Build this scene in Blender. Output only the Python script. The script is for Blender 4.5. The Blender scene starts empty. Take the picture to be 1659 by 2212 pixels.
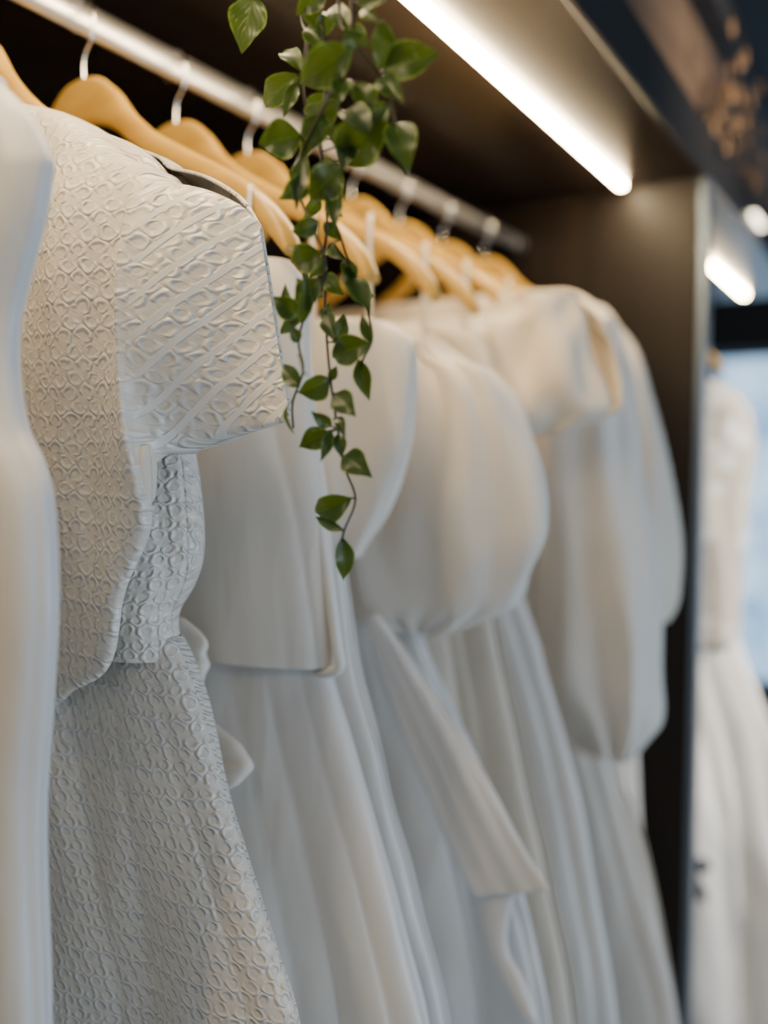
import bpy, math, random
from mathutils import Vector, Matrix, noise
random.seed(7)
C = bpy.context.scene.collection
# ------------------------------------------------------------------ camera
F = 1900.0
YAW = math.atan(1160/F); PIT = math.atan(126/F)
CAMP = Vector((0, 0, 1.5))
fwd = Vector((-math.sin(YAW)*math.cos(PIT), math.cos(YAW)*math.cos(PIT), -math.sin(PIT)))
rgt = Vector((math.cos(YAW), math.sin(YAW), 0))
upv = rgt.cross(fwd)
cd = bpy.data.cameras.new("camera"); cam = bpy.data.objects.new("camera", cd); C.objects.link(cam)
m = Matrix((rgt, upv, -fwd)).transposed().to_4x4(); m.translation = CAMP
cam.matrix_world = m
cd.sensor_fit = 'VERTICAL'; cd.sensor_height = 36; cd.sensor_width = 27
cd.lens = F/2212*36; cd.clip_start = 0.01
cd.dof.use_dof = True; cd.dof.focus_distance = 0.48; cd.dof.aperture_fstop = 2.2
bpy.context.scene.camera = cam

def meas(px, py, Y):
    """measured point of the photograph on the hanging plane y=Y -> world"""
    r = fwd*F + rgt*(px-829.5) + upv*(1106-py)
    return CAMP + r*(Y/r.y)
def xz(lst, Y, off=None):
    out = []
    for i, p in enumerate(lst):
        if len(p) == 3: out.append((p[0], p[1]))
        else:
            w = meas(p[0], p[1], Y-(off[i] if off else 0)); out.append((w.x, w.z))
    return out
ROD = -0.55
# ------------------------------------------------------------------ materials
def newmat(n):
    m = bpy.data.materials.new(n); m.use_nodes = True
    nt = m.node_tree; b = nt.nodes["Principled BSDF"]; return m, nt, b
def N(nt, t, **kw):
    n = nt.nodes.new(t)
    for k, v in kw.items(): setattr(n, k, v)
    return n
def mth(nt, op, a, b=None, c=None):
    n = N(nt, "ShaderNodeMath", operation=op)
    for i, v in enumerate((a, b, c)):
        if v is None: continue
        if isinstance(v, (int, float)): n.inputs[i].default_value = v
        else: nt.links.new(v, n.inputs[i])
    return n.outputs[0]
def fabric(name, col, rough=0.6, wr=0.3, scale=1.0, sheen=0.15):
    m, nt, b = newmat(name)
    b.inputs["Base Color"].default_value = (*col, 1)
    b.inputs["Roughness"].default_value = rough
    b.inputs["Sheen Weight"].default_value = sheen
    b.inputs["Specular IOR Level"].default_value = 0.4
    tc = N(nt, "ShaderNodeTexCoord"); mp = N(nt, "ShaderNodeMapping")
    mp.inputs["Scale"].default_value = (1, 1, 0.22)
    nt.links.new(tc.outputs["Object"], mp.inputs[0])
    n1 = N(nt, "ShaderNodeTexNoise"); n1.inputs["Scale"].default_value = 20*scale; n1.inputs["Detail"].default_value = 3
    nt.links.new(mp.outputs[0], n1.inputs[0])
    n2 = N(nt, "ShaderNodeTexNoise"); n2.inputs["Scale"].default_value = 900
    nt.links.new(tc.outputs["Object"], n2.inputs[0])
    rid = mth(nt, 'SUBTRACT', 1.0, mth(nt, 'MULTIPLY', mth(nt, 'ABSOLUTE', mth(nt, 'SUBTRACT', n1.outputs[0], 0.5)), 2.0))
    s = mth(nt, 'ADD', rid, mth(nt, 'MULTIPLY', n2.outputs[0], 0.04))
    bp = N(nt, "ShaderNodeBump"); bp.inputs["Strength"].default_value = wr; bp.inputs["Distance"].default_value = 0.009
    nt.links.new(s, bp.inputs["Height"]); nt.links.new(bp.outputs[0], b.inputs["Normal"])
    return m
def lace(name, col):
    m = fabric(name, col, wr=0.5); nt = m.node_tree; b = nt.nodes["Principled BSDF"]
    tc = N(nt, "ShaderNodeTexCoord"); v = N(nt, "ShaderNodeTexVoronoi"); v.inputs["Scale"].default_value = 24
    nt.links.new(tc.outputs["Object"], v.inputs[0])
    cr = N(nt, "ShaderNodeValToRGB"); cr.color_ramp.elements[0].position = 0.15; cr.color_ramp.elements[1].position = 0.45
    cr.color_ramp.elements[0].color = (*col, 1); cr.color_ramp.elements[1].color = (col[0]*.62, col[1]*.57, col[2]*.5, 1)
    nt.links.new(v.outputs["Distance"], cr.inputs[0]); nt.links.new(cr.outputs[0], b.inputs["Base Color"])
    return m
def matelasse():
    m, nt, b = newmat("embossed_matelasse_fabric")
    uv = N(nt, "ShaderNodeUVMap")
    ns = N(nt, "ShaderNodeTexNoise"); ns.inputs["Scale"].default_value = 100; ns.inputs["Detail"].default_value = 1.5
    nt.links.new(uv.outputs[0], ns.inputs[0])
    sub = N(nt, "ShaderNodeVectorMath", operation='SUBTRACT'); sub.inputs[1].default_value = (.5, .5, .5)
    nt.links.new(ns.outputs["Color"], sub.inputs[0])
    sc = N(nt, "ShaderNodeVectorMath", operation='SCALE'); sc.inputs["Scale"].default_value = 0.0050
    nt.links.new(sub.outputs[0], sc.inputs[0])
    ad = N(nt, "ShaderNodeVectorMath", operation='ADD')
    nt.links.new(uv.outputs[0], ad.inputs[0]); nt.links.new(sc.outputs[0], ad.inputs[1])
    sx = N(nt, "ShaderNodeSeparateXYZ"); nt.links.new(ad.outputs[0], sx.inputs[0])
    S = 0.0108; T = S*1.3
    def cell(off, sg):
        x = mth(nt, 'SUBTRACT', mth(nt, 'FRACT', mth(nt, 'ADD', mth(nt, 'DIVIDE', sx.outputs[0], S), off)), 0.5)
        y = mth(nt, 'MULTIPLY', mth(nt, 'SUBTRACT', mth(nt, 'FRACT', mth(nt, 'ADD', mth(nt, 'DIVIDE', sx.outputs[1], T), off)), 0.5), 1.3)
        rad = mth(nt, 'SQRT', mth(nt, 'ADD', mth(nt, 'MULTIPLY', x, x), mth(nt, 'MULTIPLY', y, y)))
        gap = N(nt, "ShaderNodeMapRange", interpolation_type='SMOOTHSTEP')
        gap.inputs["From Min"].default_value = -0.32; gap.inputs["From Max"].default_value = -0.12
        nt.links.new(mth(nt, 'MULTIPLY', mth(nt, 'ADD', y, mth(nt, 'MULTIPLY', x, 0.6)), sg), gap.inputs[0])
        dr = mth(nt, 'ABSOLUTE', mth(nt, 'SUBTRACT', rad, 0.33))
        ring = N(nt, "ShaderNodeMapRange", interpolation_type='SMOOTHSTEP')
        ring.inputs["From Min"].default_value = 0.19; ring.inputs["From Max"].default_value = 0.0
        nt.links.new(dr, ring.inputs[0])
        return mth(nt, 'MULTIPLY', ring.outputs[0], mth(nt, 'ADD', 0.15, mth(nt, 'MULTIPLY', gap.outputs[0], 0.85)))
    ringh = mth(nt, 'MAXIMUM', cell(0.0, 1.0), cell(0.5, -1.0))
    n2 = N(nt, "ShaderNodeTexNoise"); n2.inputs["Scale"].default_value = 120; n2.inputs["Detail"].default_value = 2
    nt.links.new(uv.outputs[0], n2.inputs[0])
    brk = N(nt, "ShaderNodeMapRange"); brk.inputs["From Min"].default_value = 0.32; brk.inputs["From Max"].default_value = 0.58
    brk.inputs["To Min"].default_value = 0.25
    nt.links.new(n2.outputs[0], brk.inputs[0])
    h = mth(nt, 'MULTIPLY', ringh, brk.outputs[0])
    at = N(nt, "ShaderNodeAttribute"); at.attribute_name = "band"
    sa = N(nt, "ShaderNodeAttribute"); sa.attribute_name = "bandcoord"
    fr = mth(nt, 'FRACT', sa.outputs["Fac"])
    st = N(nt, "ShaderNodeMapRange", interpolation_type='SMOOTHSTEP'); st.inputs["From Min"].default_value = 0.36; st.inputs["From Max"].default_value = 0.40
    nt.links.new(mth(nt, 'ABSOLUTE', mth(nt, 'SUBTRACT', fr, 0.5)), st.inputs[0])
    k = mth(nt, 'MULTIPLY', at.outputs["Fac"], st.outputs[0])
    keep = mth(nt, 'SUBTRACT', 1.0, k)
    n3 = N(nt, "ShaderNodeTexNoise"); n3.inputs["Scale"].default_value = 420; n3.inputs["Detail"].default_value = 3
    nt.links.new(uv.outputs[0], n3.inputs[0])
    hh = mth(nt, 'ADD', mth(nt, 'MULTIPLY', h, keep), mth(nt, 'MULTIPLY', n3.outputs[0], mth(nt, 'ADD', 0.02, mth(nt, 'MULTIPLY', keep, 0.2))))
    hh = mth(nt, 'ADD', hh, mth(nt, 'MULTIPLY', k, 0.6))
    bp = N(nt, "ShaderNodeBump"); bp.inputs["Strength"].default_value = 0.85; bp.inputs["Distance"].default_value = 0.0017
    nt.links.new(hh, bp.inputs["Height"]); nt.links.new(bp.outputs[0], b.inputs["Normal"])
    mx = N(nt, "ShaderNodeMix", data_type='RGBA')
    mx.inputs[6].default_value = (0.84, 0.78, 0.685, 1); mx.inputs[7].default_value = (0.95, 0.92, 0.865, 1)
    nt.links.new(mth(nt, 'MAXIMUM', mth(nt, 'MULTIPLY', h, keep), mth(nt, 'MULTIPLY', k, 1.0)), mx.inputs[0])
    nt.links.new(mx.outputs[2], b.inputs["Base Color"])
    b.inputs["Roughness"].default_value = 0.28; b.inputs["Sheen Weight"].default_value = 0.15
    return m
def wood(name, c1, c2, rough=0.4, sc=6, stretch=(1, .08, 1), spec=0.5):
    m, nt, b = newmat(name)
    tc = N(nt, "ShaderNodeTexCoord"); mp = N(nt, "ShaderNodeMapping"); mp.inputs["Scale"].default_value = stretch
    nt.links.new(tc.outputs["Object"], mp.inputs[0])
    n1 = N(nt, "ShaderNodeTexNoise"); n1.inputs["Scale"].default_value = sc*8; n1.inputs["Detail"].default_value = 6
    n1.inputs["Distortion"].default_value = 0.6
    nt.links.new(mp.outputs[0], n1.inputs[0])
    cr = N(nt, "ShaderNodeValToRGB"); cr.color_ramp.elements[0].position = 0.3; cr.color_ramp.elements[1].position = 0.7
    cr.color_ramp.elements[0].color = (*c1, 1); cr.color_ramp.elements[1].color = (*c2, 1)
    nt.links.new(n1.outputs[0], cr.inputs[0]); nt.links.new(cr.outputs[0], b.inputs["Base Color"])
    b.inputs["Roughness"].default_value = rough; b.inputs["Specular IOR Level"].default_value = spec
    bp = N(nt, "ShaderNodeBump"); bp.inputs["Strength"].default_value = 0.1; bp.inputs["Distance"].default_value = 0.002
    nt.links.new(n1.outputs[0], bp.inputs["Height"]); nt.links.new(bp.outputs[0], b.inputs["Normal"])
    return m
def plain(name, col, rough=0.5, metal=0.0, emit=None, es=0):
    m, nt, b = newmat(name)
    n1 = N(nt, "ShaderNodeTexNoise"); n1.inputs["Scale"].default_value = 40
    tc = N(nt, "ShaderNodeTexCoord"); nt.links.new(tc.outputs["Object"], n1.inputs[0])
    mr = N(nt, "ShaderNodeMapRange"); mr.inputs["To Min"].default_value = max(0, rough-.02); mr.inputs["To Max"].default_value = min(1, rough+.02)
    nt.links.new(n1.outputs[0], mr.inputs[0]); nt.links.new(mr.outputs[0], b.inputs["Roughness"])
    b.inputs["Base Color"].default_value = (*col, 1); b.inputs["Metallic"].default_value = metal
    if emit: b.inputs["Emission Color"].default_value = (*emit, 1); b.inputs["Emission Strength"].default_value = es
    return m
def streetglass():
    m, nt, b = newmat("daylight_street_window")
    tc = N(nt, "ShaderNodeTexCoord"); n1 = N(nt, "ShaderNodeTexNoise"); n1.inputs["Scale"].default_value = 3.2; n1.inputs["Detail"].default_value = 3
    nt.links.new(tc.outputs["Object"], n1.inputs[0])
    cr = N(nt, "ShaderNodeValToRGB"); cr.color_ramp.elements[0].position = 0.38; cr.color_ramp.elements[1].position = 0.62
    cr.color_ramp.elements[0].color = (0.16, 0.36, 0.65, 1); cr.color_ramp.elements[1].color = (0.52, 0.76, 1.0, 1)
    nt.links.new(n1.outputs[0], cr.inputs[0]); nt.links.new(cr.outputs[0], b.inputs["Emission Color"])
    b.inputs["Emission Strength"].default_value = 1.8; b.inputs["Base Color"].default_value = (.1, .1, .1, 1); b.inputs["Roughness"].default_value = .1
    return m
def leafmat():
    m, nt, b = newmat("leaf_green")
    uv = N(nt, "ShaderNodeUVMap"); sx = N(nt, "ShaderNodeSeparateXYZ"); nt.links.new(uv.outputs[0], sx.inputs[0])
    e = mth(nt, 'ABSOLUTE', mth(nt, 'SUBTRACT', sx.outputs[1], 0.5))
    v = mth(nt, 'SINE', mth(nt, 'ADD', mth(nt, 'MULTIPLY', sx.outputs[0], 38.0), mth(nt, 'MULTIPLY', e, -42.0)))
    vm = N(nt, "ShaderNodeMapRange", interpolation_type='SMOOTHSTEP'); vm.inputs["From Min"].default_value = 0.55; vm.inputs["From Max"].default_value = 1
    nt.links.new(v, vm.inputs[0])
    cr = N(nt, "ShaderNodeValToRGB")
    els = cr.color_ramp.elements
    els[0].position = 0.0; els[0].color = (0.05, 0.12, 0.02, 1)
    els[1].position = 0.5; els[1].color = (0.34, 0.46, 0.07, 1)
    x = els.new(0.05); x.color = (0.006, 0.032, 0.006, 1)
    x = els.new(0.43); x.color = (0.009, 0.048, 0.009, 1)
    nt.links.new(e, cr.inputs[0])
    mx = N(nt, "ShaderNodeMix", data_type='RGBA'); mx.inputs[7].default_value = (0.002, 0.010, 0.002, 1)
    nt.links.new(mth(nt, 'MULTIPLY', vm.outputs[0], 0.7), mx.inputs[0]); nt.links.new(cr.outputs[0], mx.inputs[6])
    nt.links.new(mx.outputs[2], b.inputs["Base Color"])
    b.inputs["Roughness"].default_value = 0.36
    bp = N(nt, "ShaderNodeBump"); bp.inputs["Strength"].default_value = 0.8; bp.inputs["Distance"].default_value = 0.0007
    nt.links.new(mth(nt, 'MULTIPLY', vm.outputs[0], -1.0), bp.inputs["Height"]); nt.links.new(bp.outputs[0], b.inputs["Normal"])
    tr = N(nt, "ShaderNodeBsdfTranslucent"); tr.inputs[0].default_value = (0.22, 0.36, 0.02, 1)
    ms = N(nt, "ShaderNodeMixShader"); ms.inputs[0].default_value = 0.12
    out = nt.nodes["Material Output"]
    nt.links.new(b.outputs[0], ms.inputs[1]); nt.links.new(tr.outputs[0], ms.inputs[2]); nt.links.new(ms.outputs[0], out.inputs[0])
    return m
M_HERO = matelasse()
M_WHITE = fabric("ivory_crepe", (0.86, 0.81, 0.735))
M_COOL = fabric("white_satin_daylight_tint", (0.84, 0.825, 0.80), rough=0.36)  # cooler copy of the white cloth, daylight on the skirts put into its colour
M_CREAM = fabric("cream_crepe", (0.84, 0.76, 0.64))
M_LACE = lace("white_lace_cotton", (0.95, 0.92, 0.86))
M_DARK = wood("dark_walnut", (0.007, 0.005, 0.004), (0.018, 0.012, 0.009), 0.30, 6, (1, .06, 1), .35)
M_DARKV = wood("dark_walnut_upright", (0.006, 0.004, 0.003), (0.014, 0.009, 0.006), 0.45, 6, (1, 1, .06), .25)
M_UP = wood("brown_walnut_front", (0.10, 0.062, 0.04), (0.17, 0.11, 0.07), 0.4, 5, (1, .06, 1))
M_HANG = wood("honey_beech_wood", (0.48, 0.275, 0.045), (0.68, 0.43, 0.09), 0.33, 6, (.15, 1, 1))
M_CHROME = plain("brushed_chrome", (0.95, 0.95, 0.95), 0.33, 1.0)
M_STEEL = plain("hook_steel", (0.8, 0.8, 0.8), 0.2, 1.0)
M_EDGE = plain("edge_metal_daylight_tint", (0.13, 0.17, 0.22), 0.3, 0.5)  # blue cast of daylight caught on the edge is mixed into this colour
M_NAVY = plain("dark_slate_fascia", (0.022, 0.021, 0.022), 0.4)
M_ALU = plain("white_aluminium", (0.7, 0.7, 0.7), 0.4, 0.3)
M_LED = plain("led_diffuser", (1, 1, 1), 0.5, 0, (1.0, 0.75, 0.44), 165)
M_GLOWBAR = plain("glow_bar_diffuser", (1, 1, 1), 0.5, 0, (1.0, 0.85, 0.62), 8)
M_LEAF = leafmat()
M_STEM = plain("dark_stem", (0.025, 0.022, 0.012), 0.5)
M_CEIL = plain("dark_grey_ceiling_paint", (0.05, 0.05, 0.052), 0.8)
M_FLOOR = plain("grey_floor_tile", (0.14, 0.15, 0.16), 0.35)
M_WALL = plain("dark_brown_wall_paint", (0.05, 0.04, 0.035), 0.8)
M_DRY = plain("dried_brown_petals", (0.30, 0.17, 0.08), 0.8)
M_LININ = fabric("cream_lining", (0.86, 0.80, 0.68), wr=0.1)
M_TAG = plain("dark_ribbon", (0.03, 0.03, 0.045), 0.5)
M_GLASS = streetglass()
M_FRAME = plain("window_frame_grey", (0.25, 0.28, 0.32), 0.5)

# ------------------------------------------------------------------ mesh helpers
def mkobj(name, verts, faces, mat, parent=None, smooth=True, uvs=None, attrs=None, solid=0, origin=None):
    o3 = Vector(origin) if origin is not None else (Vector(parent.location) if parent else Vector((0, 0, 0)))
    me = bpy.data.meshes.new(name); me.from_pydata([tuple(Vector(v)-o3) for v in verts], [], faces)
    if uvs:
        l = me.uv_layers.new(name="UVMap")
        for lp in me.loops: l.data[lp.index].uv = uvs[lp.vertex_index]
    if attrs:
        for k, vals in attrs.items():
            a = me.attributes.new(k, 'FLOAT', 'POINT'); a.data.foreach_set("value", vals)
    if smooth: me.polygons.foreach_set("use_smooth", [True]*len(me.polygons))
    me.materials.append(mat); me.update()
    o = bpy.data.objects.new(name, me); C.objects.link(o)
    if solid:
        md = o.modifiers.new("cloth_thickness", 'SOLIDIFY'); md.thickness = solid; md.offset = 0
    if parent: o.parent = parent
    elif origin is not None: o.location = o3
    return o
def empty(name, loc, label, cat, group=None):
    e = bpy.data.objects.new(name, None); e.empty_display_size = 0.03; e.location = loc; C.objects.link(e)
    e["label"] = label; e["category"] = cat
    if group: e["group"] = group
    return e
def tag(o, label, cat, group=None):
    o["label"] = label; o["category"] = cat
    if group: o["group"] = group
def box(name, x0, x1, y0, y1, z0, z1, mat, parent=None, bevel=0.0015):
    v = [(x, y, z) for x in (x0, x1) for y in (y0, y1) for z in (z0, z1)]
    f = [(0, 1, 3, 2), (4, 6, 7, 5), (0, 4, 5, 1), (2, 3, 7, 6), (0, 2, 6, 4), (1, 5, 7, 3)]
    o = mkobj(name, v, f, mat, parent, smooth=False)
    if bevel:
        md = o.modifiers.new("b", 'BEVEL'); md.width = bevel; md.segments = 2
    return o
def cr1(P, t):
    n = len(P)-1; t = max(0, min(0.999999, t))*n; i = int(t); f = t-i
    g = lambda k: P[max(0, min(n, k))]
    def c(a, b, c_, d): return 0.5*((2*b)+(-a+c_)*f+(2*a-5*b+4*c_-d)*f*f+(-a+3*b-3*c_+d)*f**3)
    if isinstance(P[0], (int, float)): return c(g(i-1), g(i), g(i+1), g(i+2))
    return tuple(c(g(i-1)[j], g(i)[j], g(i+1)[j], g(i+2)[j]) for j in range(len(P[0])))
def tube(name, pts, rad, mat, parent=None, seg=10, sub=6, taper=1.0, origin=None):
    P = [tuple(p) for p in pts]; n = (len(P)-1)*sub
    Q = [Vector(cr1(P, i/n)) for i in range(n+1)]
    vs, fs = [], []; nrm = Vector((0.3, 0.2, 1))
    for i, q in enumerate(Q):
        d = (Q[min(n, i+1)]-Q[max(0, i-1)]).normalized()
        nrm = (nrm-d*nrm.dot(d)).normalized() if (nrm-d*nrm.dot(d)).length > 1e-4 else d.orthogonal().normalized()
        b = d.cross(nrm); r = rad*(1+(taper-1)*i/n)
        for k in range(seg):
            a = 2*math.pi*k/seg; vs.append(q+nrm*math.cos(a)*r+b*math.sin(a)*r)
    for i in range(n):
        for k in range(seg):
            k2 = (k+1) % seg; fs.append((i*seg+k, i*seg+k2, (i+1)*seg+k2, (i+1)*seg+k))
    fs.append(tuple(range(seg))[::-1]); fs.append(tuple(n*seg+k for k in range(seg)))
    return mkobj(name, vs, fs, mat, parent, origin=origin)
def loft(name, R, L, Y, thick, mat, parent, rows=90, ring=120, fold=None, Lb=None, Rb=None, mirror=False, solid=0.0012, wrinkle=0.004, ex=0.8, exl=None, band=None, seed=0, planar=False, crease=0.0, cf=1.0, exf=None, skip=None):
    """cloth volume: each row is a flattened ring running from L to R edge (x,z) with +-thick in y"""
    if L is None: L = [(max(2*ROD-x, -0.895), z) for x, z in R]
    rows = max(rows, 9*len(R))
    vs, fs, uvs, bd, bc = [], [], [], [], []
    vlen = 0; prev = None
    cols = ring+1; opened = set()
    for i in range(rows+1):
        t = i/rows
        r0 = cr1(R, t); lf = cr1(L, t); lb = cr1(Lb, t) if Lb else lf; rb = cr1(Rb, t) if Rb else r0
        if math.hypot(lf[0]-lb[0], lf[1]-lb[1]) > 0.003: opened.add(i)
        th = max(0.0004, cr1(thick, t))
        exx = exf(t) if exf else ex
        mid = ((r0[0]+lf[0])/2, (r0[1]+lf[1])/2)
        if prev: vlen += math.hypot(mid[0]-prev[0], mid[1]-prev[1])
        prev = mid
        u = 0; pp = None
        for k in range(cols):
            a = 2*math.pi*k/ring; c = math.cos(a); s = math.sin(a)
            l = lf if k <= ring//2 else lb; r = r0 if k <= ring//2 else rb
            x = (r[0]+l[0])/2+(r[0]-l[0])/2*c; z = (r[1]+l[1])/2+(r[1]-l[1])/2*c
            e_ = exx if (exl is None or c > 0) else exx+(exl-exx)*min(1, -c*2)
            sy = math.copysign(abs(s)**e_, s) if abs(s) > 1e-9 else 0
            y = Y-th*sy
            d = 0
            if fold: d += fold(t, a)
            if wrinkle:
                d += wrinkle*noise.noise(Vector((x*9+seed*3.1, s*1.5+seed, z*4)))*2
                d += wrinkle*0.4*noise.noise(Vector((x*28+seed*3.1, s*2+seed, z*11)))*2
            if crease:
                d += crease*(1-3*abs(noise.noise(Vector((x*17*cf+z*3+seed*2.3, s*1.2+seed, z*3.2*cf)))))*(0.4+0.8*noise.noise(Vector((x*4, seed, z*5))))
            fade = min(1, th/0.015)
            x += d*c*0.9*fade; y += -d*s*fade
            p = Vector((x, y, z))
            if pp is not None: u += (p-pp).length
            pp = p
            vs.append(p); uvs.append((x*0.78, z*0.92) if planar else (u, -vlen))
            if band: q = band(t, a, x, z); bd.append(q[0]); bc.append(q[1])
            else: bd.append(0.0); bc.append(0.0)
    for i in range(rows):
        for k in range(ring):
            if k == ring//2 and (i in opened or i+1 in opened): continue
            if skip and skip(i/rows, k, ring): continue
            fs.append((i*cols+k, i*cols+k+1, (i+1)*cols+k+1, (i+1)*cols+k))
    o = mkobj(name, vs, fs, mat, parent, uvs=uvs, attrs={"band": bd, "bandcoord": bc}, solid=solid)
    if mirror:
        vm = [(2*ROD-v.x, v.y, v.z) for v in vs]
        mkobj(name, vm, [f[::-1] for f in fs], mat, parent, uvs=uvs, attrs={"band": bd, "bandcoord": bc}, solid=solid)
    return o
def pleats(n, a0, a1, ph=0.0, t0=0.0):
    def f(t, a):
        tt = min(1, max(0, (t-t0)/(1-t0))*1.9); am = (a0+(a1-a0)*tt)*1.6
        q = 0.5*(n*a+ph+1.0*math.sin(2*a+ph)+0.5*math.sin(3*t+ph))
        w = 2*abs(math.sin(q))**0.6-1
        w2 = 2*abs(math.sin((n*0.9)*a+ph*2+t))**0.6-1
        return am*(0.75*w+0.35*w2)
    return f
def gathers(n, am):
    return lambda t, a: am*math.sin(n*a)*(max(0, 1-t*2.6)**1.2+max(0, t*3-2)**1.4)+0.006*math.sin(3*a+4*t)

# ------------------------------------------------------------------ structure
def struct(o): o["kind"] = "structure"; return o
struct(box("floor", -1.2, 3.2, -1.6, 5.0, -0.05, 0, M_FLOOR, bevel=0))
struct(box("ceiling", -1.2, 3.2, -1.6, 5.0, 2.5, 2.55, M_CEIL, bevel=0))
struct(box("wall_left", -1.05, -1.0, -1.6, 5.0, 0, 2.5, M_DARKV, bevel=0))
struct(box("wall_back", -1.0, 3.2, 5.0, 5.05, 0, 2.5, M_WALL, bevel=0))
struct(box("window_2", -0.95, 1.6, 4.985, 4.999, 0.30, 2.00, M_GLASS, bevel=0))
struct(box("trim_1", -0.99, 1.64, 4.97, 4.999, 2.00, 2.05, M_FRAME)); struct(box("trim_2", -0.99, 1.64, 4.97, 4.999, 0.25, 0.30, M_FRAME))

SH = 1.885; FX = -0.265; YP = 1.30
wr = empty("wardrobe", (-0.63, 0.4, 0), "dark walnut open wardrobe with hanging bays and slate front edges", "wardrobe")
box("back_panel", -0.995, -0.955, -0.7, 2.36, 0.0, 2.14, M_DARKV, wr)
box("top_shelf", -0.955, FX-0.008, -0.7, 2.36, SH, SH+0.06, M_DARK, wr)
box("fascia", FX-0.008, FX, -0.7, 2.36, SH-0.002, SH+0.064, M_NAVY, wr)
for y in (-0.7, YP):
    box("side_panel", -0.955, FX-0.012, y, y+0.028, 0.0, SH, M_DARKV, wr)
    box("edge_trim", FX-0.012, FX, y-0.001, y+0.029, 0.0, SH-0.002, M_EDGE, wr)
box("side_panel", -0.955, -0.52, 2.33, 2.358, 0.0, SH, M_DARKV, wr)
box("base_board", -0.955, FX-0.012, -0.67, 1.30, 0.0, 0.10, M_DARK, wr)
for i, y in enumerate((-0.7, 0.315, 1.33)):
    box("cupboard_door", -0.32, -0.30, y+0.003, y+1.012, SH+0.062, 2.135, M_UP, wr)
box("cupboard_top", -0.955, -0.27, -0.7, 2.36, 2.135, 2.18, M_NAVY, wr)
al = box("fascia_glow_bar", FX-0.001, FX+0.009, 1.64, 1.74, SH+0.02, SH+0.028, M_GLOWBAR, wr); al["label"] = "short glowing linear bar on the fascia"  # emissive bar making the white streak on the fascia

def rail(y0, y1):
    e = empty("clothes_rail", (ROD, (y0+y1)/2, 1.825), "oval brushed chrome clothes rail spanning the wardrobe bay", "clothes rail", "chrome rails in the wardrobe")
    vs, fs = [], []; sg = 48
    for yy in (y0+0.004, y1-0.004):
        for k in range(sg):
            a = 2*math.pi*k/sg
            vs.append((ROD+.0062*math.cos(a), yy, 1.8265+.0125*math.sin(a)))
    for k in range(sg): fs.append((k, (k+1) % sg, sg+(k+1) % sg, sg+k))
    fs.append(tuple(range(sg))[::-1]); fs.append(tuple(range(sg, 2*sg)))
    mkobj("rod", vs, fs, M_CHROME, e)
    for yy, s in ((y0, 1), (y1, -1)):
        tube("end_flange", [(ROD, yy+0.0005*s, 1.825), (ROD, yy+0.004*s, 1.825), (ROD, yy+0.008*s, 1.825)], 0.016, M_NAVY, e, seg=24)
rail(-0.672, YP); rail(YP+0.028, 2.33)
LX = -0.377
def led(y0, y1):
    e = empty("led_strip_light", (LX, (y0+y1)/2, SH), "slim glowing warm-white LED strip under the wardrobe shelf", "strip light", "LED strips under the wardrobe shelf")
    box("diffuser", LX-0.0045, LX+0.0045, y0, y1, SH-0.0090, SH-0.0015, M_LED, e, bevel=0.001)
    box("housing", LX-0.0070, LX-0.0047, y0-0.003, y1+0.003, SH-0.005, SH-0.0002, M_ALU, e, bevel=0.0004)
led(-0.5, YP-0.035); led(YP+0.06, 2.27)

# ------------------------------------------------------------------ hangers
def hanger_body():
    top = [(0, 0), (.02, -.003), (.04, -.016), (.06, -.037), (.085, -.055), (.12, -.073), (.16, -.093), (.19, -.112), (.21, -.132), (.218, -.15)]
    bot = [(0, -.036), (.02, -.038), (.04, -.046), (.06, -.060), (.085, -.074), (.12, -.090), (.16, -.110), (.185, -.127), (.202, -.144), (.213, -.155)]
    n = 40; vs, fs = [], []; seg = 12
    for i in range(-n, n+1):
        t = abs(i)/n; a = cr1(top, t); b = cr1(bot, t); sg = 1 if i >= 0 else -1
        yy = 0.006*(t**2); hw = 0.0055+0.003*t**2
        for k in range(seg):
            an = 2*math.pi*k/seg; ca, sa = math.cos(an), math.sin(an)
            ca = math.copysign(abs(ca)**.6, ca); sa = math.copysign(abs(sa)**.6, sa)
            x = (a[0]+b[0])/2+(a[0]-b[0])/2*sa; z = (a[1]+b[1])/2+(a[1]-b[1])/2*sa
            vs.append((sg*x, yy+hw*ca, z))
    for i in range(2*n):
        for k in range(seg):
            k2 = (k+1) % seg; fs.append((i*seg+k, i*seg+k2, (i+1)*seg+k2, (i+1)*seg+k))
    fs.append(tuple(range(seg))[::-1]); fs.append(tuple(2*n*seg+k for k in range(seg)))
    return vs, fs
HT = 1.782
hv, hf = hanger_body()
HG = "wooden hangers on the chrome rail"
h0 = empty("clothes_hanger", (ROD, 0.372, HT), "honey-coloured wooden clothes hanger with steel hook on the rail", "hanger", HG)
hb = mkobj("body", [Vector(v)+h0.location for v in hv], hf, M_HANG, h0)
zc = 1.825-HT
hk = [(0, 0, -0.005), (0, 0, 0.012), (0.004, 0, 0.020), (0.011, 0, 0.028), (0.0135, 0, zc+0.001), (0.010, 0, zc+0.0115), (0, 0, zc+0.0155), (-0.010, 0, zc+0.0115), (-0.0133, 0, zc+0.002), (-0.011, 0, zc-0.007)]
hh = tube("hook", [Vector(v)+h0.location for v in hk], 0.0013, M_STEEL, h0, seg=8, sub=5)
YS = [0.235, 0.465, 0.562, 0.655, 0.740, 0.828, 0.935, 1.05, 1.17, 1.455]
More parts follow.
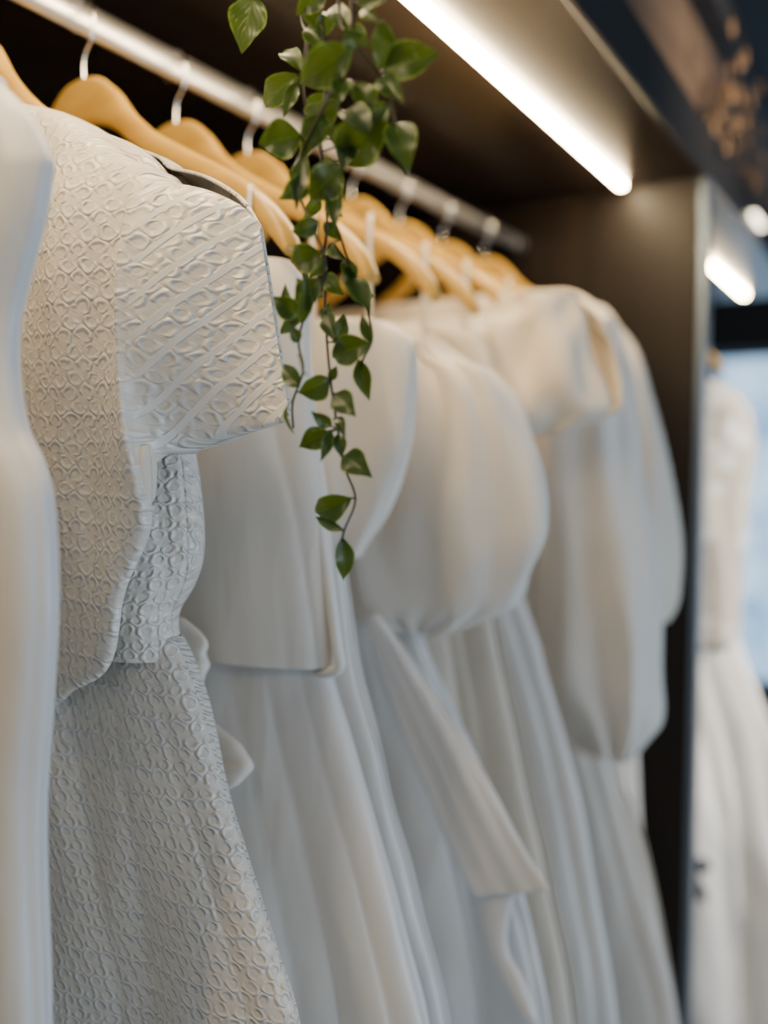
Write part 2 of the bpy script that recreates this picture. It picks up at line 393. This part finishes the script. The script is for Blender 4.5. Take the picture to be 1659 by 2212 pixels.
for i, y in enumerate(YS):
    e = h0.copy(); C.objects.link(e); e.location = (ROD+random.uniform(-.004, .004), y, HT-(0.0 if i < 2 else random.uniform(0, .003)))
    e.rotation_euler = (0, 0, random.uniform(-.05, .05))
    e.scale = (0.92, 1, 1)
    if i == 0: e.scale = (0.8, 1, 1)
    if y == 1.455: e.scale = (1.31, 1, 1); e.rotation_euler = (0, 0, 0)
    for ch in (hb, hh):
        c = ch.copy(); C.objects.link(c); c.parent = e
h0.scale = (0.70, 1, 1)

# ------------------------------------------------------------------ dresses
def dress(Y, label, group=None): return empty("dress", (ROD, Y, 1.70), label, "dress", group)
def hem(R, dx=0.01, z=0.45):
    (xa, za), (xb, zb) = R[-2], R[-1]
    step = max(0.05, za-zb); n = max(2, int((zb-z)/step))
    for k in range(1, n+1):
        R.append((min(xb+dx*k/n*1.0+(xb-xa)*0.35*k*0.5, max(xb, -0.215)), zb+(z-zb)*k/n))
    return R
def strap(e, Y, s, ztop, zbot, mat=M_WHITE):
    for sg in (1, -1):
        x = ROD+sg*s; w = 0.003
        pts = [(x, Y-0.012, ztop-0.005), (x+0.001, Y-0.016, (ztop+zbot)/2), (x, Y-0.012, zbot-0.01)]
        vs = []; fs = []
        n = 8
        for i in range(n+1):
            p = cr1(pts, i/n); vs += [(p[0]-w, p[1], p[2]), (p[0]+w, p[1]-0.002, p[2])]
        for i in range(n): fs.append((2*i, 2*i+1, 2*i+3, 2*i+2))
        mkobj("strap", vs, fs, mat, e, solid=0.001)

Y = 0.25; e = dress(Y, "plain white crepe dress with softly shaped side seam")
R = xz([(-.50, 1.715, 1), (-60, 150), (0, 190), (58, 250), (100, 330), (102, 380), (86, 470), (50, 600), (26, 700), (20, 800), (36, 920), (70, 1000), (92, 1100), (98, 1300), (82, 1500), (66, 1700), (68, 1900), (86, 2212)], Y)
hem(R)
loft("body", R, None, Y, [.012]+[.022]*5+[.026]*8+[.032]*5, M_COOL, e, rows=140, ring=160, fold=pleats(5, 0.0, 0.005, 1), seed=1, wrinkle=0.003)

# hero dress
Y = 0.37; e = dress(Y, "off-white embossed matelasse wrap dress with wide short sleeves")
R = xz([(75, 243), (140, 256), (240, 292), (325, 352), (352, 430), (365, 600), (372, 800), (380, 930), (398, 1060), (412, 1190), (404, 1260), (376, 1320), (372, 1370), (378, 1425)], Y)
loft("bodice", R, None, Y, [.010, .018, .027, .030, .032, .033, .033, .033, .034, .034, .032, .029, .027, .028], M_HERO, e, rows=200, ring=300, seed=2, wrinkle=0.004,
     fold=lambda t, a: 0.006*math.sin(5*a+6*t)*t*(1 if t < .85 else max(0, (1-t)/.15)), crease=0.004)
th = [.031, .034, .038, .042, .043, .040, .028, .012, .0006]
Tf = [(75, 237), (130, 247), (190, 264), (240, 296), (285, 340), (334, 370), (422, 404), (505, 444), (563, 494)]
Tb = [(75, 237), (130, 247), (190, 264), (250, 290), (300, 316), (350, 343), (432, 376), (512, 428), (563, 490)]
Bt = [(85, 1545), (140, 1500), (205, 1450), (235, 1300), (292, 1150), (285, 1000), (385, 955), (505, 930), (627, 905)]
def sband(t, a, x, z):
    w = max(0, min(1, (t-0.62)/0.04))
    return (w, (x*0.72-z*0.80)/0.0155)
def kfold(t, a):
    c = math.cos(a)
    g = max(0, min(1, (t-.05)*4))*max(0, min(1, (.85-t)*3))
    f = 0.005*math.sin(11*t+2.5*c)*g+0.005*math.sin(19*t-4*c)*g*max(0, c)
    f += 0.006*math.exp(-((t-.56+.10*c)/.05)**2)*max(0, .6-c*.6)
    return f
offT = [0, 0, 0, .010, .018, .023, .016, .007, 0]
KR = xz(Bt, Y, th); KB = [(x-[.07, .07, .07, .065, .06, .03, 0, 0, 0][i], z) for i, (x, z) in enumerate(KR)]
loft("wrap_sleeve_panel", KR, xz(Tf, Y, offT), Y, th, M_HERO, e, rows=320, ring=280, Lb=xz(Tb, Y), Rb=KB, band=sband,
     mirror=True, seed=4, wrinkle=0.002, solid=0.0018, exl=0.5, planar=True, fold=kfold, crease=0.003,
     exf=lambda t: 0.06+0.30*max(0, min(1, (t-.60)/.12)), skip=lambda t, k, n: t < .66 and (k < 2 or k > n-30))
R = xz([(326, 962), (330, 985), (332, 1015), (334, 1050), (333, 1078)], Y-0.034)
L = xz([(300, 966), (304, 1000), (299, 1030), (298, 1055), (316, 1080)], Y-0.034)
loft("lining", R, L, Y-0.036, [.003, .005, .006, .005, .003], M_LININ, e, rows=30, ring=40, wrinkle=0.002)
def skband(t, a, x, z):
    w = max(0, min(1, (a-1.15)/0.12)) if a < math.pi else 0
    return (w, a*16)
R = xz([(362, 1375), (380, 1425), (426, 1560), (472, 1720), (520, 1880), (570, 2050), (613, 2212)], Y); hem(R, 0.0, 0.5)
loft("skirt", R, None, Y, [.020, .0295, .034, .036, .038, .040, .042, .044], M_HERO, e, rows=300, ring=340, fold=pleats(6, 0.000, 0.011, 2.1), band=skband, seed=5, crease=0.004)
def ruf(t, a): return .005*math.sin(9*t+2)*math.cos(a)+.002*math.sin(23*t)
R = xz([(385, 1335), (442, 1380), (440, 1420), (436, 1460), (425, 1505)], Y+0.045); L = xz([(320, 1345), (325, 1400), (330, 1430), (335, 1470), (360, 1510)], Y+0.045)
loft("sash", R, L, Y+0.047, [.002, .005, .006, .006, .003], M_WHITE, e, rows=50, ring=60, fold=ruf, crease=.004)
R = xz([(430, 1550), (500, 1595), (532, 1640), (525, 1680), (498, 1705)], Y+0.047); L = xz([(360, 1565), (365, 1620), (370, 1660), (380, 1700), (410, 1730)], Y+0.047)
loft("sash", R, L, Y+0.049, [.002, .005, .006, .006, .003], M_WHITE, e, rows=50, ring=60, fold=ruf, crease=.004)

# dress 2
Y = 0.468; e = dress(Y, "ivory crepe dress with piped side edge and satin skirt")
R = xz([(-.50, 1.64, 1), (560, 560), (620, 580), (640, 640), (640, 760), (652, 900), (675, 1040), (700, 1200), (714, 1340), (722, 1440)], Y)
loft("bodice", R, None, Y, [.012, .02, .026, .03, .032, .034, .035, .034, .032, .029], M_WHITE, e, rows=120, ring=220, fold=pleats(4, .001, .005, .6), seed=6, solid=.001, crease=.005)
R = xz([(640, 880), (652, 960), (676, 1080), (704, 1250), (722, 1390), (728, 1440), (700, 1452), (655, 1452)], Y-0.006)
tube("piping", [(x+0.002, Y-0.006, z) for x, z in R], 0.0038, M_COOL, e, seg=10)
R = xz([(708, 1395), (708, 1446), (726, 1530), (762, 1660), (808, 1820), (856, 2000), (905, 2212)], Y); hem(R)
loft("skirt", R, None, Y, [.026, .0315, .036, .037, .036, .037, .038], M_COOL, e, fold=pleats(8, .000, .010, .3), rows=120, ring=280, seed=8, crease=.006)
strap(e, Y, 0.17, 1.68, 1.60)

# dress 3
Y = 0.566; e = dress(Y, "cream crepe dress with rounded cape sleeves on a wooden hanger")
R = xz([(-.46, 1.603, 1), (690, 706), (760, 690), (830, 705), (866, 765), (864, 900), (846, 1020), (812, 1130), (770, 1205)], Y)
loft("bodice", R, None, Y, [.008, .014, .017, .020, .022, .022, .022, .020, .016], M_WHITE, e, seed=9, ring=180, fold=gathers(12, .004), crease=.009)
R = xz([(735, 1160), (745, 1300), (765, 1500), (810, 1700), (868, 1920), (940, 2212)], Y); hem(R)
loft("skirt", R, None, Y, [.02, .024, .028, .031, .033, .035], M_COOL, e, fold=pleats(8, .002, .010, 1.7), rows=120, ring=280, seed=10, crease=.006)
strap(e, Y, 0.15, 1.70, 1.59)

# dress 4
Y = 0.662; e = dress(Y, "ivory dress with big soft puff sleeves and pointed sash")
R = xz([(-.47, 1.60, 1), (840, 720), (900, 745), (930, 800), (930, 950), (900, 1100), (880, 1300), (915, 1420)], Y)
loft("bodice", R, None, Y, [.010, .02, .026, .03, .03, .028, .024, .022], M_WHITE, e, seed=11)
R = xz([(935, 742), (990, 784), (1055, 800), (1112, 865), (1148, 955), (1170, 1060), (1165, 1150), (1130, 1240), (1100, 1305), (1050, 1335), (970, 1366)], Y)
L = xz([(870, 735), (830, 770), (795, 820), (765, 890), (745, 980), (735, 1080), (740, 1170), (752, 1250), (775, 1305), (800, 1330), (860, 1352)], Y)
def puff(t, a):
    g = 0.026*math.exp(-((a-1.05-.25*t)/0.16)**2)*max(0, 1-t*2.0)
    g += 0.016*math.exp(-((a-0.6-t*.3)/0.11)**2)*max(0, 1-t*1.9)
    g += 0.014*math.exp(-((a-1.75+t*.3)/0.14)**2)*max(0, 1-t*2.3)
    return -g+0.003*math.sin(17*a)*max(0, t*4-3)+0.004*math.sin(2*a+4*t)
loft("sleeve", R, L, Y-0.006, [.014, .030, .038, .042, .043, .042, .040, .036, .030, .022, .010], M_WHITE, e, rows=160, ring=300, fold=puff, mirror=True, seed=12, ex=.7, crease=.018, wrinkle=.008, cf=.7)
R = xz([(905, 1340), (950, 1470), (1015, 1640), (1080, 1820), (1130, 2010), (1165, 2212)], Y); hem(R)
loft("skirt", R, None, Y, [.022, .026, .028, .031, .034, .036], M_COOL, e, fold=pleats(8, .002, .009, .9), rows=120, ring=280, seed=13, crease=.006)
Ys = 0.612
R = xz([(812, 1328), (868, 1405), (950, 1530), (1045, 1690), (1120, 1822), (1182, 1920)], Ys)
L = xz([(796, 1332), (815, 1430), (862, 1560), (930, 1720), (985, 1850), (1030, 1935)], Ys)
loft("sash", R, L, Ys, [.002, .003, .003, .003, .002, .001], M_COOL, e, rows=60, ring=100, wrinkle=.002, ex=.3, solid=.003, fold=lambda t, a: (.014*math.cos(a)*math.sin(a)+.004*math.sin(9*math.cos(a)+5*t))*(1 if a < 3.14 else -1)*(1+2*t))
R = xz([(1110, 1925), (1090, 1975), (1085, 2060), (1120, 2130), (1150, 2212)], Ys); L = xz([(1010, 1915), (1030, 1980), (1060, 2080), (1090, 2150), (1130, 2212)], Ys)
loft("sash", R, L, Ys+0.008, [.002, .004, .004, .004, .003], M_COOL, e, rows=40, ring=50, wrinkle=.002)
strap(e, Y, 0.14, 1.71, 1.59)

# dress 5
Y = 0.742; e = dress(Y, "cream sleeveless dress squeezed between others on the rail")
R = xz([(-.46, 1.61, 1), (900, 705), (985, 715), (1040, 760), (1055, 900), (1045, 1300), (1100, 1600), (1165, 1900), (1215, 2212)], Y); hem(R)
loft("body", R, None, Y, [.010, .018, .021, .022, .023, .023, .025, .027, .030, .032], M_CREAM, e, fold=pleats(8, 0, .008, 2.9), rows=120, ring=240, seed=14, crease=.006)
strap(e, Y, 0.15, 1.70, 1.60)

# dress 6
Y = 0.828; e = dress(Y, "ivory sleeveless dress with mock neck and open armhole")
R = xz([(-.46, 1.62, 1), (1010, 700), (1090, 740), (1110, 900), (1120, 1100), (1105, 1260), (1150, 1420), (1205, 1620), (1262, 1900), (1300, 2212)], Y); hem(R)
loft("body", R, None, Y, [.010, .02, .026, .028, .028, .028, .028, .030, .032, .034, .036], M_COOL, e, fold=pleats(8, 0, .009, 1.9), rows=120, ring=240, seed=15, crease=.006)
Rf = xz([(1244, 638), (1252, 672), (1262, 715), (1280, 775), (1304, 840), (1304, 892), (1220, 935)], Y)
Rk = xz([(1248, 636), (1266, 668), (1302, 708), (1336, 768), (1342, 840), (1314, 892), (1222, 936)], Y)
L = xz([(1100, 642), (1096, 675), (1076, 712), (1064, 780), (1058, 850), (1080, 905), (1120, 942)], Y)
loft("sleeve", Rf, L, Y-0.004, [.020, .022, .028, .032, .034, .026, .006], M_CREAM, e, Rb=Rk, fold=lambda t, a: .004*math.sin(5*a+5*t)+.004*math.sin(10*t-4*a)*max(0, min(1, t*3)), mirror=True, seed=16, ring=180, crease=.008, ex=.8)
strap(e, Y, 0.15, 1.70, 1.61)

# dress 7
Y = 0.935; e = dress(Y, "ivory dress with long balloon sleeves gathered at the cuff")
R = xz([(-.46, 1.63, 1), (1150, 680), (1240, 700), (1270, 800), (1265, 1000), (1240, 1300), (1250, 1500), (1330, 1790), (1392, 2000), (1440, 2212)], Y); hem(R)
loft("body", R, None, Y, [.010, .02, .028, .03, .03, .03, .03, .034, .036, .036, .038], M_WHITE, e, fold=pleats(8, 0, .009, .2), rows=120, ring=240, seed=17, crease=.006)
R = xz([(1300, 690), (1345, 800), (1362, 920), (1374, 1050), (1404, 1200), (1424, 1350), (1418, 1470), (1412, 1540), (1372, 1618), (1345, 1634)], Y)
L = xz([(1235, 690), (1215, 800), (1200, 920), (1192, 1050), (1192, 1200), (1200, 1350), (1222, 1460), (1255, 1540), (1300, 1600), (1316, 1630)], Y)
loft("sleeve", R, L, Y-0.006, [.02, .032, .036, .038, .040, .042, .042, .036, .024, .012], M_WHITE, e, rows=110, ring=220, fold=lambda t, a: .005*math.sin(6*a+1+3*t)*(.3+t)+.005*math.sin(15*a)*max(0, t*3-2), mirror=True, seed=18, ex=.7, crease=.018)
strap(e, Y, 0.15, 1.70, 1.62)

# dress 8
Y = 1.05; e = dress(Y, "cream dress with full three-quarter sleeves beside the wardrobe panel")
R = xz([(-.46, 1.66, 1), (1200, 630), (1285, 660), (1325, 740), (1335, 1000), (1325, 1600), (1360, 1760), (1405, 2000), (1440, 2212)], Y); hem(R)
loft("body", R, None, Y, [.010, .02, .028, .032, .032, .032, .032, .034, .036, .038], M_CREAM, e, fold=pleats(8, 0, .009, 1.2), rows=110, ring=220, seed=19, crease=.006)
R = xz([(1318, 685), (1372, 765), (1398, 860), (1427, 980), (1449, 1100), (1458, 1200), (1452, 1290), (1420, 1345)], Y)
L = xz([(1255, 675), (1275, 765), (1292, 860), (1310, 980), (1322, 1100), (1332, 1200), (1352, 1290), (1380, 1348)], Y)
loft("sleeve", R, L, Y-0.004, [.02, .034, .038, .040, .041, .038, .03, .014], M_CREAM, e, rows=90, ring=160, fold=gathers(7, .004), mirror=True, seed=20, crease=.014)
strap(e, Y, 0.15, 1.70, 1.65)
Y = 1.17; e = dress(Y, "plain ivory dress hanging beside the dark side panel")
R = xz([(-.46, 1.66, 1), (1280, 660), (1335, 740), (1365, 880), (1370, 1200), (1360, 1600), (1385, 2000), (1410, 2212)], Y); hem(R)
loft("body", R, None, Y, [.010, .02, .03, .032, .034, .034, .036, .038, .04], M_WHITE, e, fold=pleats(8, 0, .009, 2.2), rows=100, ring=200, seed=21)

# second bay
Y = 1.455; e = dress(Y, "white lace gown with small dark bow in the next wardrobe bay")
R = xz([(-.46, 1.62, 1), (1495, 820), (1562, 836), (1608, 880), (1626, 960), (1616, 1100), (1600, 1250), (1600, 1400)], Y)
loft("bodice", R, None, Y, [.010, .02, .03, .036, .04, .04, .035, .033], M_LACE, e, rows=80, ring=180, seed=22, crease=.012)
R = xz([(1596, 1380), (1614, 1460), (1648, 1580), (1674, 1740), (1696, 1960), (1708, 2212)], Y); hem(R)
loft("skirt", R, None, Y, [.030, .036, .042, .048, .052, .055], M_WHITE, e, fold=pleats(8, .001, .018, .4), rows=100, ring=220, seed=23, crease=.010)
w = meas(1508, 1890, Y-0.075)
bv, bf = [], []
for (x0, z0, x1, z1, wd) in ((0, 0, -.014, .035, .012), (0, 0, .014, .03, .012), (0, 0, -.006, -.05, .008), (0, 0, .012, -.045, .008)):
    b0 = len(bv); dx, dz = x1-x0, z1-z0; l_ = math.hypot(dx, dz); nx, nz = -dz/l_, dx/l_
    bv += [(w.x+x0, w.y, w.z+z0), (w.x+x0+dx*.6+nx*wd, w.y-.006, w.z+z0+dz*.6+nz*wd), (w.x+x1, w.y-.002, w.z+z1), (w.x+x0+dx*.6-nx*wd, w.y+.004, w.z+z0+dz*.6-nz*wd)]
    bf.append((b0, b0+1, b0+2, b0+3))
mkobj("ribbon_bow", bv, bf, M_TAG, e, solid=.003)

# ------------------------------------------------------------------ hanging vine
VY = 0.355
top = Vector((-0.247, VY, 1.93))
vine = empty("hanging_vine", top, "trailing artificial green vine with pointed leaves on the shelf edge", "plant")
def vp(px, py, dy=0): return meas(px, py, VY+dy)
strands = [
 [(690, -20), (705, 150), (692, 300), (706, 450), (702, 560), (704, 700), (714, 820), (730, 930), (745, 1010), (768, 1078), (744, 1145), (737, 1180)],
 [(760, -20), (742, 130), (700, 230), (655, 330), (648, 420), (680, 500), (702, 560), (690, 630), (660, 680), (645, 740), (655, 800), (632, 870), (634, 925)],
 [(650, -20), (662, 80), (655, 200), (690, 320), (705, 430), (735, 510), (762, 600), (790, 660), (804, 730), (785, 775), (778, 800)],
 [(730, -20), (765, 90), (815, 155), (840, 200), (855, 270)],
 [(545, -60), (560, -30), (548, -5)],
]
stems = []
for i, s in enumerate(strands):
    dy = [0, -0.012, 0.006, -0.006, 0.0][i]
    pts = [vp(x, y, dy+0.004*math.sin(k*1.7+i)) for k, (x, y) in enumerate(s)]
    full = [top+Vector((0.0, 0, 0.0)), (top+pts[0])/2+Vector((0.006*(i-2), 0, 0.01))]+pts
    st = tube("stem", full, 0.0010, M_STEM, vine, seg=6, sub=5, taper=0.55)
    stems.append((st, pts))
hk2 = tube("cup_hook", [(FX+0.0005, VY, 1.935), (FX+0.010, VY, 1.934), (-0.247, VY, 1.926), (-0.241, VY, 1.933), (-0.242, VY, 1.941)], 0.0016, M_STEEL, None, seg=8, origin=(FX, VY, 1.935))
tag(hk2, "small steel cup hook screwed into the shelf fascia", "hook")
leaves = [
 (548, -12, 522, 115, 84), (705, -25, 640, 34, 52), (700, 28, 776, 98, 48), (762, 98, 648, 182, 80), (652, 152, 607, 118, 42),
 (646, 160, 575, 232, 60), (642, 178, 612, 255, 28), (816, 150, 828, 42, 56), (828, 152, 954, 116, 74), (820, 165, 872, 224, 46),
 (746, 168, 728, 228, 44), (802, 246, 768, 178, 50), (650, 292, 558, 312, 78), (700, 248, 646, 352, 56), (735, 352, 846, 226, 96),
 (852, 265, 880, 380, 64), (672, 262, 742, 204, 66), (736, 358, 668, 432, 76), (662, 385, 600, 432, 50), (658, 335, 640, 455, 38),
 (715, 398, 722, 502, 40), (690, 478, 628, 502, 42), (697, 545, 630, 566, 62), (722, 520, 742, 562, 34), (752, 600, 800, 682, 52),
 (692, 600, 640, 664, 54), (648, 684, 588, 640, 48), (655, 688, 606, 722, 28), (708, 676, 728, 742, 38), (802, 742, 718, 772, 66),
 (802, 742, 782, 676, 24), (776, 776, 798, 866, 38), (712, 815, 641, 848, 60), (648, 836, 612, 786, 42), (722, 848, 768, 900, 52),
 (716, 922, 672, 888, 30), (708, 930, 646, 966, 52), (716, 930, 692, 998, 26), (728, 938, 738, 990, 30), (742, 982, 804, 1032, 58),
 (760, 1074, 682, 1108, 62), (744, 1146, 681, 1116, 24), (738, 1160, 742, 1254, 44), (650, 762, 664, 812, 26), (632, 862, 636, 938, 20),
 (720, 742, 742, 676, 34), (652, 700, 658, 585, 30), (782, 22, 824, 52, 28), (775, 8, 850, -8, 22), (738, 590, 776, 606, 40),
 (700, 110, 660, 60, 44), (690, 60, 660, 10, 36), (770, 110, 742, 60, 46), (705, 200, 665, 260, 44),
 (716, 300, 770, 262, 56), (740, 240, 800, 300, 62), (690, 160, 735, 215, 50), (770, 260, 835, 220, 52),
 (690, 420, 655, 470, 34), (706, 430, 740, 470, 36), (705, 590, 745, 640, 40), (700, 640, 672, 610, 32), (764, 610, 742, 560, 34),
 (645, 740, 622, 700, 26), (622, 690, 616, 612, 24), (716, 822, 728, 790, 22), (726, 900, 746, 950, 24), (700, 700, 712, 655, 24),
 (752, 60, 800, 110, 36), (760, 300, 735, 370, 46),
 (712, 20, 690, 90, 36), (690, 350, 735, 400, 40),
 (700, 480, 735, 520, 28), (700, 560, 665, 600, 32), (668, 640, 640, 600, 32), (770, 640, 812, 640, 38),
]
lv = {i: ([], [], []) for i in range(len(stems))}
toCam = (CAMP-meas(720, 500, VY)).normalized()
rl = random.Random(3)
for (bx, by, tx, ty, wpx) in leaves:
    bestd = 1e9
    for i, (st, pts) in enumerate(stems):
        for k in range(len(pts)*5):
            q = Vector(cr1([tuple(p) for p in pts], k/(len(pts)*5)))
            b0 = meas(bx, by, q.y)
            dd = (q-b0).length
            if dd < bestd: bestd = dd; bi = i; bq = q
    dy0 = rl.uniform(-.006, .006)
    if bx < 680 and 560 < by < 960: dy0 -= 0.008
    B = meas(bx, by, bq.y+dy0*0.5)
    T = meas(tx, ty, bq.y+dy0+rl.uniform(-.010, .006))
    Lv = T-B; ln = Lv.length; W = wpx*0.000226
    n = toCam*1.0+Vector((rl.uniform(-.5, .5), rl.uniform(-.3, .3), rl.uniform(-.3, .4)))
    n = (n-Lv*(n.dot(Lv)/ln**2)).normalized(); side = Lv.cross(n).normalized()
    V, Fc, U = lv[bi]
    base = len(V); nl, nw = 18, 8; curl = rl.uniform(.04, .18)*ln; cup = rl.uniform(.2, .6)
    for a in range(nl+1):
        t = a/nl
        w = W/2*(math.sin(math.pi*min(1, t**0.82))**1.12)*(1-0.15*t)*1.08+0.00012
        c = B+Lv*t+n*(curl*4*t*(1-t))
        for j in range(nw+1):
            s = (j/nw-.5)*2
            ripple = 0.05*W*math.sin(t*14+s*2)*abs(s)
            V.append(c+side*w*s+n*(abs(s)**1.3*w*cup+ripple)); U.append((t, j/nw))
    for a in range(nl):
        for j in range(nw):
            i0 = base+a*(nw+1)+j; Fc.append((i0, i0+1, i0+nw+2, i0+nw+1))
    if bestd < 0.03:
        base = len(V); pr = 0.0005
        d = (B-bq); dn = d.normalized() if d.length > 1e-5 else Vector((0, 0, 1))
        o1 = dn.orthogonal().normalized(); o2 = dn.cross(o1)
        for q in (bq, B+Lv*0.05):
            for k in range(5):
                an = 2*math.pi*k/5; V.append(q+o1*pr*math.cos(an)+o2*pr*math.sin(an)); U.append((0.02, 0.4))
        for k in range(5): Fc.append((base+k, base+(k+1) % 5, base+5+(k+1) % 5, base+5+k))
for i, (st, pts) in enumerate(stems):
    V, Fc, U = lv[i]
    if V:
        o = mkobj("foliage", V, Fc, M_LEAF, None, uvs=U, origin=top)
        o.location = (0, 0, 0); o.parent = st

# ------------------------------------------------------------------ dried flower bunch on the cupboard front
fb = empty("dried_flower_bunch", (-0.29, 1.50, 2.03), "bunch of dried brown flowers fixed to the cupboard door", "dried flowers")
rf = random.Random(5)
V, Fc = [], []
for q in range(40):
    c = Vector((-0.272+rf.uniform(-.008, .025), 1.48+rf.uniform(-.16, .16), 2.00+rf.uniform(-.06, .10)))
    for p in range(7):
        a = 2*math.pi*p/7; d = Vector((0.5, math.cos(a), math.sin(a))).normalized()*0.016
        s = Vector((0, -math.sin(a), math.cos(a)))*0.006
        b = len(V); V += [c, c+d*.6+s, c+d, c+d*.6-s]; Fc.append((b, b+1, b+2, b+3))
mkobj("blossoms", V, Fc, M_DRY, fb, smooth=False)
for q in range(7):
    y = 1.40+q*0.03
    tube("stem", [(-0.297, 1.50, 1.955), (-0.290, (y+1.5)/2, 1.99), (-0.273, y, 2.04)], 0.0015, M_STEM, fb, seg=6)

# ------------------------------------------------------------------ window and lights
win = box("window_1", 3.12, 3.16, -1.0, 2.6, 0.4, 2.4, M_GLASS, bevel=0); struct(win)
def area(name, loc, tgt, sx, sy, pw, col, spread=None):
    l = bpy.data.lights.new(name, 'AREA'); l.shape = 'RECTANGLE'; l.size = sx; l.size_y = sy; l.energy = pw; l.color = col
    if spread: l.spread = math.radians(spread)
    o = bpy.data.objects.new(name, l); C.objects.link(o); o.location = loc
    o.rotation_euler = (Vector(tgt)-Vector(loc)).to_track_quat('-Z', 'Y').to_euler(); return o
area("window_daylight", (2.6, 0.9, 0.7), (-0.4, 0.7, 0.8), 1.8, 0.9, 35, (0.84, 0.92, 1.0))
area("front_dress_fill", (0.15, -0.5, 2.42), (-0.45, 0.37, 1.55), 0.6, 0.6, 2.6, (1.0, 0.80, 0.56))  # added warm fill for the front faces of the embossed dress, no fixture
area("second_bay_fill", (0.10, 1.22, 2.1), (-0.26, 1.50, 1.0), 0.15, 0.15, 2.4, (1.0, 0.93, 0.84), 45)  # added narrow fill to brighten the gown in the second bay
area("cupboard_wash_light", (0.35, 1.3, 2.35), (-0.30, 1.35, 2.02), 0.15, 0.5, 1.4, (1.0, 0.85, 0.65), 50)
w = bpy.data.worlds.new("world"); bpy.context.scene.world = w; w.use_nodes = True
w.node_tree.nodes["Background"].inputs[0].default_value = (0.8, 0.84, 0.9, 1)
w.node_tree.nodes["Background"].inputs[1].default_value = 0.07
